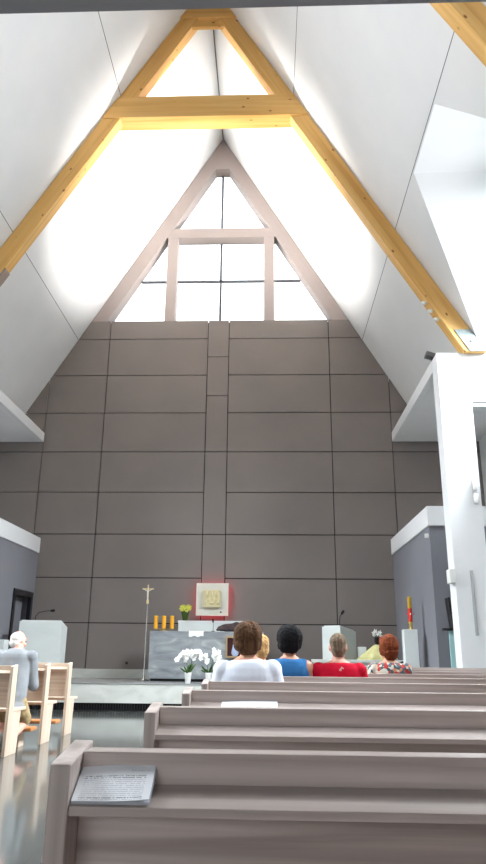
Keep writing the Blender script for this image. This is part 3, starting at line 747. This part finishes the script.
def person(label, loc, s, skin, hair, shirt, legs, sleeve=.55, lean=0.0, rz=0, sw=1.0, arm_out=.0, head_turn=0, sleeveless=False, shirt_name='shirt', hair_seed=1, neckh=.0, wide=1.0, head_s=1.0):
    """seated figure; origin on the seat under the pelvis, facing +y"""
    t = thing('person', label, 'person', loc, rz)
    def V(x, y, z): return Vector((x*s, (y+lean*max(z, 0))*s, z*s))
    secs = [(0, 0, .0, .165*wide, .12), (0, .0, .07, .18*wide, .13), (0, .005, .16, .165*wide, .12), (0, .005, .26, .15*wide, .108), (0, 0, .38, .162*wide, .11), (0, -.005, .46, .168*sw, .105), (0, -.005, .51, .155*sw, .092), (0, -.005, .548, .115*sw, .075), (0, 0, .578, .062, .058)]
    S = [(V(x, y, z).x, V(x, y, z).y, z*s, a*s, b*s) for x, y, z, a, b in secs]
    q = MB(); loft_body(q, S)
    q.cap(V(0, -.005, .54), V(0, .012, .64), .052*s, .050*s)
    hc = V(0, .022, .705+neckh); Rh = Matrix.Rotation(head_turn, 4, 'Z')
    head_into(q, hc, Rh, s*head_s)
    J_ = {}
    for sg in (1, -1):
        sh, el, wr = V(sg*.158*sw, -.005, .495), V(sg*(.215*sw+arm_out), .03, .235), V(sg*.10, .27, .165)
        J_[sg] = (sh, el, wr)
        q.ball(sh, (.058*s, .06*s, .058*s)); q.cap(sh, el, .050*s, .040*s); q.cap(el, wr, .040*s, .027*s)
        hand(q, wr+(wr-el).normalized()*.02*s, Vector((-sg*.25, 1, -.12)), (0, .1, 1), -sg if sg == 1 else 1)
        hp, kn, an = V(sg*.085, .02, .065), V(sg*.095, .41, .075), V(sg*.095, .40, -.34)
        q.cap(hp, kn, .085*s, .056*s); q.cap(kn, an, .054*s, .036*s); q.cap(an, V(sg*.1, .48, -.395), .036*s, .03*s)
    remesh(q, 'body', skin, t, .0065, 3)
    eyes(t, hc, Rh, s*head_s)
    # top
    g_ = .013
    q = MB(); loft_body(q, [(a, b, c, d+g_*s, e+g_*s) for a, b, c, d, e in S[:-1]]+[(S[-1][0], S[-1][1], S[-1][2]-.012*s, S[-1][3]+.012*s, S[-1][4]+.010*s)])
    for sg in (1, -1):
        sh, el, wr = J_[sg]
        if sleeveless: q.ball(sh+V(-sg*.03, 0, .005), (.055*s, .066*s, .062*s))
        else:
            q.ball(sh, (.068*s, .072*s, .068*s)); q.cap(sh, sh.lerp(el, min(sleeve, 1)*.93), .064*s, .058*s)
            if sleeve > 1: q.cap(el, el.lerp(wr, sleeve-1), .054*s, .046*s)
    remesh(q, shirt_name, shirt, t, .008, 5, lambda c_: .006*noise.noise(Vector((c_.x*9, c_.y*9, c_.z*5+hair_seed))))
    q = MB(); loft_body(q, [(a, b, c-.004, d+.016*s, e+.016*s) for a, b, c, d, e in S[:3]])
    for sg in (1, -1):
        hp, kn, an = V(sg*.085, .02, .065), V(sg*.095, .41, .075), V(sg*.095, .40, -.34)
        q.cap(hp, kn, .096*s, .070*s); q.cap(kn, kn.lerp(an, .9), .068*s, .056*s)
    remesh(q, 'trousers', legs, t, .010, 4)
    for sg in (1, -1):
        q = MB(); a = V(sg*.097, .385, -.40)
        zf = -loc[2]+.0
        q.cap((a.x, a.y-.02, zf+.042), (a.x, a.y+.02, zf+.05), .04, .045).cap((a.x, a.y, zf+.04), (a.x, a.y+.16, zf+.034), .042, .032).box(a.x-.035, a.x+.035, a.y-.05, a.y+.18, zf+.002, zf+.02)
        remesh(q, 'shoe', SHOE, t, .008, 3)
    hair(t, hc, Rh, s*head_s)
    return t

def hair_bob(m_, vol=1.0, nape=-.085, seed=0, wid=1.0):
    def f(t, c, R_, s):
        q = MB(); c = Vector(c); m3 = R_.to_3x3()
        def P(x, y, z): return c+R_ @ (Vector((x, y, z))*s)
        q.ball(P(0, -.028, .030), (.092*s*vol*wid, .098*s*vol, .103*s*vol), m3, 24, 16)
        q.ball(P(0, .03, .068), (.076*s*vol*wid, .07*s*vol, .058*s*vol), m3)
        q.ball(P(0, -.05, -.03), (.080*s*vol*wid, .068*s*vol, .070*s*vol), m3)
        q.ball(P(0, -.055, nape+.02), (.058*s*wid, .045*s, .045*s), m3)
        for sg in (1, -1): q.ball(P(sg*.066*wid, -.012, -.010), (.028*s*vol, .050*s, .062*s), m3)
        remesh(q, 'hair', m_, t, .0065, 3, lambda v: .010*noise.noise(Vector((v.x*26+seed, v.y*26, v.z*9)))+.005*noise.noise(v*70))
    return f
def hair_short(m_, seed=0):
    def f(t, c, R_, s):
        q = MB(); c = Vector(c); m3 = R_.to_3x3()
        def P(x, y, z): return c+R_ @ (Vector((x, y, z))*s)
        q.ball(P(0, -.016, .032), (.079*s, .094*s, .092*s), m3, 24, 16); q.ball(P(0, -.045, -.02), (.070*s, .062*s, .07*s), m3); q.ball(P(0, -.045, -.065), (.054*s, .042*s, .04*s), m3)
        q.ball(P(0, .03, .065), (.066*s, .066*s, .05*s), m3)
        remesh(q, 'hair', m_, t, .006, 3, lambda v: .004*noise.noise(v*60))
    return f
def hair_bald(m_, seed=0):
    def f(t, c, R_, s):
        q = MB(); c = Vector(c); m3 = R_.to_3x3()
        def P(x, y, z): return c+R_ @ (Vector((x, y, z))*s)
        q.ball(P(0, -.035, .022), (.077*s, .072*s, .072*s), m3); q.ball(P(0, -.055, -.03), (.066*s, .05*s, .06*s), m3)
        for sg in (1, -1): q.ball(P(sg*.060, -.012, .012), (.018*s, .05*s, .045*s), m3)
        remesh(q, 'hair', m_, t, .006, 3, lambda v: .004*noise.noise(v*60))
    return f
SEAT = .478
WHITE = fabric('white_cotton', (214, 220, 234), (226, 231, 242)); BLUE = fabric('blue_cotton', (44, 98, 150), (54, 112, 166)); RED = fabric('red_jersey', (186, 12, 42), (204, 20, 52))
NAVY = fabric('navy_trousers', (40, 44, 58), (52, 56, 70)); KHAKI = noise_mat('khaki_cotton', [(.35, (128, 108, 74)), (.6, (172, 150, 110))], (14,)*3, rough=.85)
def seat_y(i): return pews[i].location.y+.14+.23
def X_at(px, y): return 1.27+(px-269)/684.4*(y*.9525+.05)
y = seat_y(3)
person('woman seated in a white t-shirt with short brown hair', (X_at(248, y), y, SEAT), .945, SK, hair_bob(hair_mat('brown_hair', (60, 41, 29), (104, 75, 52)), 1.0, -.085, 1, 1.16), WHITE, NAVY, .6, -.02, 0, 1.0, .01, 0, hair_seed=2, wide=1.02, head_s=.93, neckh=-.022)
y = seat_y(4)
person('woman seated in a sleeveless blue top with black hair', (X_at(289, y), y, SEAT), .945, SK, hair_bob(hair_mat('black_hair', (10, 10, 13), (24, 23, 26)), 1.08, -.08, 4, 1.15), BLUE, NAVY, .5, -.02, 0, .84, .0, 0, True, 'top', 5, head_s=.93, neckh=-.012)
yr = seat_y(4)+.02
red = person('man seated in a red t-shirt with cropped grey-brown hair', (X_at(337, yr), yr, SEAT), .905, SK2, hair_short(hair_mat('grey_brown_hair', (84, 70, 58), (134, 116, 98))), RED, NAVY, .7, -.03, 0, 1.06, .0, 0, hair_seed=8, wide=1.08, head_s=.90, neckh=-.02)
y = seat_y(5)
person('woman seated in a floral blouse with short auburn hair', (X_at(386.5, y), y, SEAT), .89, SK, hair_bob(hair_mat('auburn_hair', (84, 38, 20), (130, 66, 36)), 1.0, -.09, 6, 1.0), M['floral'], NAVY, .75, -.02, 0, .98, .0, .25, False, 'blouse', 11, head_s=1.03, neckh=-.01)
yb_ = seat_y(5)
person('blond-haired person half hidden behind the woman in white', (X_at(260.5, yb_), yb_, SEAT), .875, SK, hair_bob(hair_mat('blond_hair', (160, 124, 78), (198, 162, 112)), .93, -.09, 9, .95), fabric('pale_cotton', (170, 176, 186), (186, 192, 200)), NAVY, .6, 0, 0, .7, -.02, .3, hair_seed=14, wide=.8, head_s=1.0)
# emblem on the back of the red shirt
em = MB()
for (x, z, a, b, an) in ((0, 0, .020, .007, -.7), (.014, .010, .016, .006, .6), (-.006, -.012, .014, .005, .2)):
    em.ball((x, 0, z), (a, .003, b), Matrix.Rotation(an, 3, 'Y'), 12, 8)
o = em.build('emblem', mat('pale_print', (236, 176, 180), .7), red, 0, True); o.location = (.005, -.121, .462); o.scale = (.8, 1, .8); o.rotation_euler = (-.12, 0, 0); o['label'] = 'small pale emblem'

# kneeling man in the left-hand pews
def kneeling():
    t = thing('person', 'elderly white-haired man in grey shirt kneeling in the left pews', 'person', (-1.655, 8.16, 0), -.06)
    hipz = .56
    secs = [(0, -.02, .50, .165, .13), (0, -.02, .57, .178, .135), (0, -.005, .66, .172, .128), (0, .02, .76, .168, .122), (0, .045, .88, .178, .122), (0, .058, .97, .186, .112), (0, .062, 1.01, .165, .098), (0, .066, 1.04, .115, .08), (0, .072, 1.068, .066, .062)]
    q = MB(); loft_body(q, secs); q.cap((0, .066, 1.0), (0, .11, 1.08), .058, .055)
    hc = Vector((-.03, .15, 1.15)); Rh = Matrix.Rotation(-.45, 4, 'Z') @ Matrix.Rotation(-.15, 4, 'X'); head_into(q, hc, Rh, 1.0)
    J_ = {}
    for sg in (1, -1):
        sh, el, wr = Vector((sg*.178, .06, .978)), Vector((sg*.21, .14, .65)), Vector((sg*.10, .40, .93))
        J_[sg] = (sh, el, wr); q.ball(sh, .062); q.cap(sh, el, .052, .044); q.cap(el, wr, .044, .03)
        hand(q, wr+(wr-el).normalized()*.02, (-sg*.9, .5, .12), (0, .1, 1), -sg if sg == 1 else 1)
        hp, kn, an, toe = Vector((sg*.09, -.01, .55)), Vector((sg*.11, .235, .265)), Vector((sg*.11, -.13, .13)), Vector((sg*.11, -.19, .06))
        q.cap(hp, kn, .09, .056); q.cap(kn, an, .056, .038); q.cap(an, toe, .036, .032)
    remesh(q, 'body', SK2, t, .0065, 3); eyes(t, hc, Rh)
    q = MB(); loft_body(q, [(0, -.035, .42, .19, .15)]+[(a, b, c, d+.016, e+.016) for a, b, c, d, e in secs[:-1]]+[(-.005, .076, 1.072, .074, .07)])
    for sg in (1, -1):
        sh, el, wr = J_[sg]; q.ball(sh, (.076, .08, .074)); q.cap(sh, sh.lerp(el, .95), .070, .066)
    remesh(q, 'shirt', fabric('grey_cotton', (126, 129, 133), (142, 145, 149)), t, .008, 5, lambda c_: .009*noise.noise(Vector((c_.x*9, c_.y*9, c_.z*6))))
    q = MB(); loft_body(q, [(0, -.03, .40, .17, .135), (0, -.02, .50, .175, .14), (0, -.02, .57, .185, .14)])
    for sg in (1, -1):
        hp, kn = Vector((sg*.09, -.01, .52)), Vector((sg*.11, .235, .265)); q.cap(hp, hp.lerp(kn, .86), .10, .088)
    remesh(q, 'shorts', KHAKI, t, .009, 4, lambda c_: .006*noise.noise(c_*12))
    for sg in (1, -1):
        q = MB().cap((sg*.11, -.11, .115), (sg*.11, -.17, .06), .05, .045).cap((sg*.11, -.17, .055), (sg*.11, -.09, .042), .042, .036)
        remesh(q, 'shoe', SHOE, t, .008, 3)
        q = MB().cap((sg*.11, -.06, .158), (sg*.11, -.12, .13), .052, .05); remesh(q, 'sock', WHITE, t, .008, 2)
    hair_bald(hair_mat('white_hair', (206, 200, 194), (232, 228, 222)))(t, hc, Rh, 1.0)
kneeling()

# ------------------------------------------------------------------ light: overcast sky through the windows
W = bpy.data.worlds.new('sky'); bpy.context.scene.world = W; W.use_nodes = True
bg = W.node_tree.nodes['Background']; bg.inputs['Color'].default_value = (.965, .985, 1.0, 1); bg.inputs['Strength'].default_value = 2.2
wn = W.node_tree; tcw = wn.nodes.new('ShaderNodeTexCoord'); spw = wn.nodes.new('ShaderNodeSeparateXYZ'); wn.links.new(tcw.outputs['Generated'], spw.inputs[0])
mpw = wn.nodes.new('ShaderNodeMapRange'); mpw.inputs['From Min'].default_value = -.02; mpw.inputs['From Max'].default_value = .02; wn.links.new(spw.outputs['Z'], mpw.inputs['Value'])
mxw = wn.nodes.new('ShaderNodeMix'); mxw.data_type = 'RGBA'; wn.links.new(mpw.outputs['Result'], mxw.inputs['Factor'])
mxw.inputs['A'].default_value = (.20, .21, .19, 1); mxw.inputs['B'].default_value = (.965, .985, 1.0, 1); wn.links.new(mxw.outputs['Result'], bg.inputs['Color'])   # paving below the horizon, overcast sky above
def portal(loc, rot, sx, sy):
    l = bpy.data.lights.new('portal', 'AREA'); l.shape = 'RECTANGLE'; l.size = sx; l.size_y = sy; l.cycles.is_portal = True
    o = bpy.data.objects.new('window_portal', l); C.objects.link(o); o.location = loc; o.rotation_euler = rot
portal((0, D+.30, 11.3), (-PI/2, 0, 0), 6.0, 5.2)          # faces -y
portal((0, YR-.22, 1.3), (PI/2, 0, 0), 3.0, 2.6)
DAY = 3600
def daylight(loc, rot, sx, sy, power, col):
    l = bpy.data.lights.new('daylight', 'AREA'); l.shape = 'RECTANGLE'; l.size = sx; l.size_y = sy; l.energy = power; l.color = col
    o = bpy.data.objects.new('dormer_daylight', l); C.objects.link(o); o.location = loc; o.rotation_euler = rot
for sg in (1, -1):
    for yy, pw in ((8.75, DAY), (3.8, DAY*.35)):  # second, weaker pair shines through the added rear dormers
        daylight((sg*(XW+3.2), yy, 9.9), (0, sg*(PI/2-math.radians(24)), 0), 2.2, 4.6, pw, (.94, .975, 1))

# ------------------------------------------------------------------ camera
f, p, y_, r_ = 684.3592, math.radians(17.8454), math.radians(2.2606), math.radians(.589)
F = Vector((-math.sin(y_)*math.cos(p), math.cos(y_)*math.cos(p), math.sin(p))); rt = Vector((math.cos(y_), math.sin(y_), 0)); up = rt.cross(F)
r2 = rt*math.cos(r_)+up*math.sin(r_); u2 = -rt*math.sin(r_)+up*math.cos(r_)
cam = bpy.data.cameras.new('camera'); co = bpy.data.objects.new('camera', cam); C.objects.link(co)
cam.sensor_fit = 'VERTICAL'; cam.sensor_height = 36; cam.sensor_width = 36; cam.lens = f/864*36; cam.clip_start = .05; cam.clip_end = 200
mt = Matrix((r2, u2, -F)).transposed().to_4x4(); mt.translation = Vector((1.27, 0, 1.05)); co.matrix_world = mt
sc = bpy.context.scene; sc.camera = co
sc.view_settings.view_transform = 'Standard'; sc.view_settings.look = 'None'; sc.view_settings.exposure = 0.82; sc.view_settings.gamma = 1.0; sc.view_settings.use_curve_mapping = False
sc.cycles.max_bounces = 10; sc.cycles.diffuse_bounces = 6; sc.cycles.transparent_max_bounces = 12; sc.cycles.sample_clamp_indirect = 8
try: sc.cycles.use_denoising = True
except Exception: pass
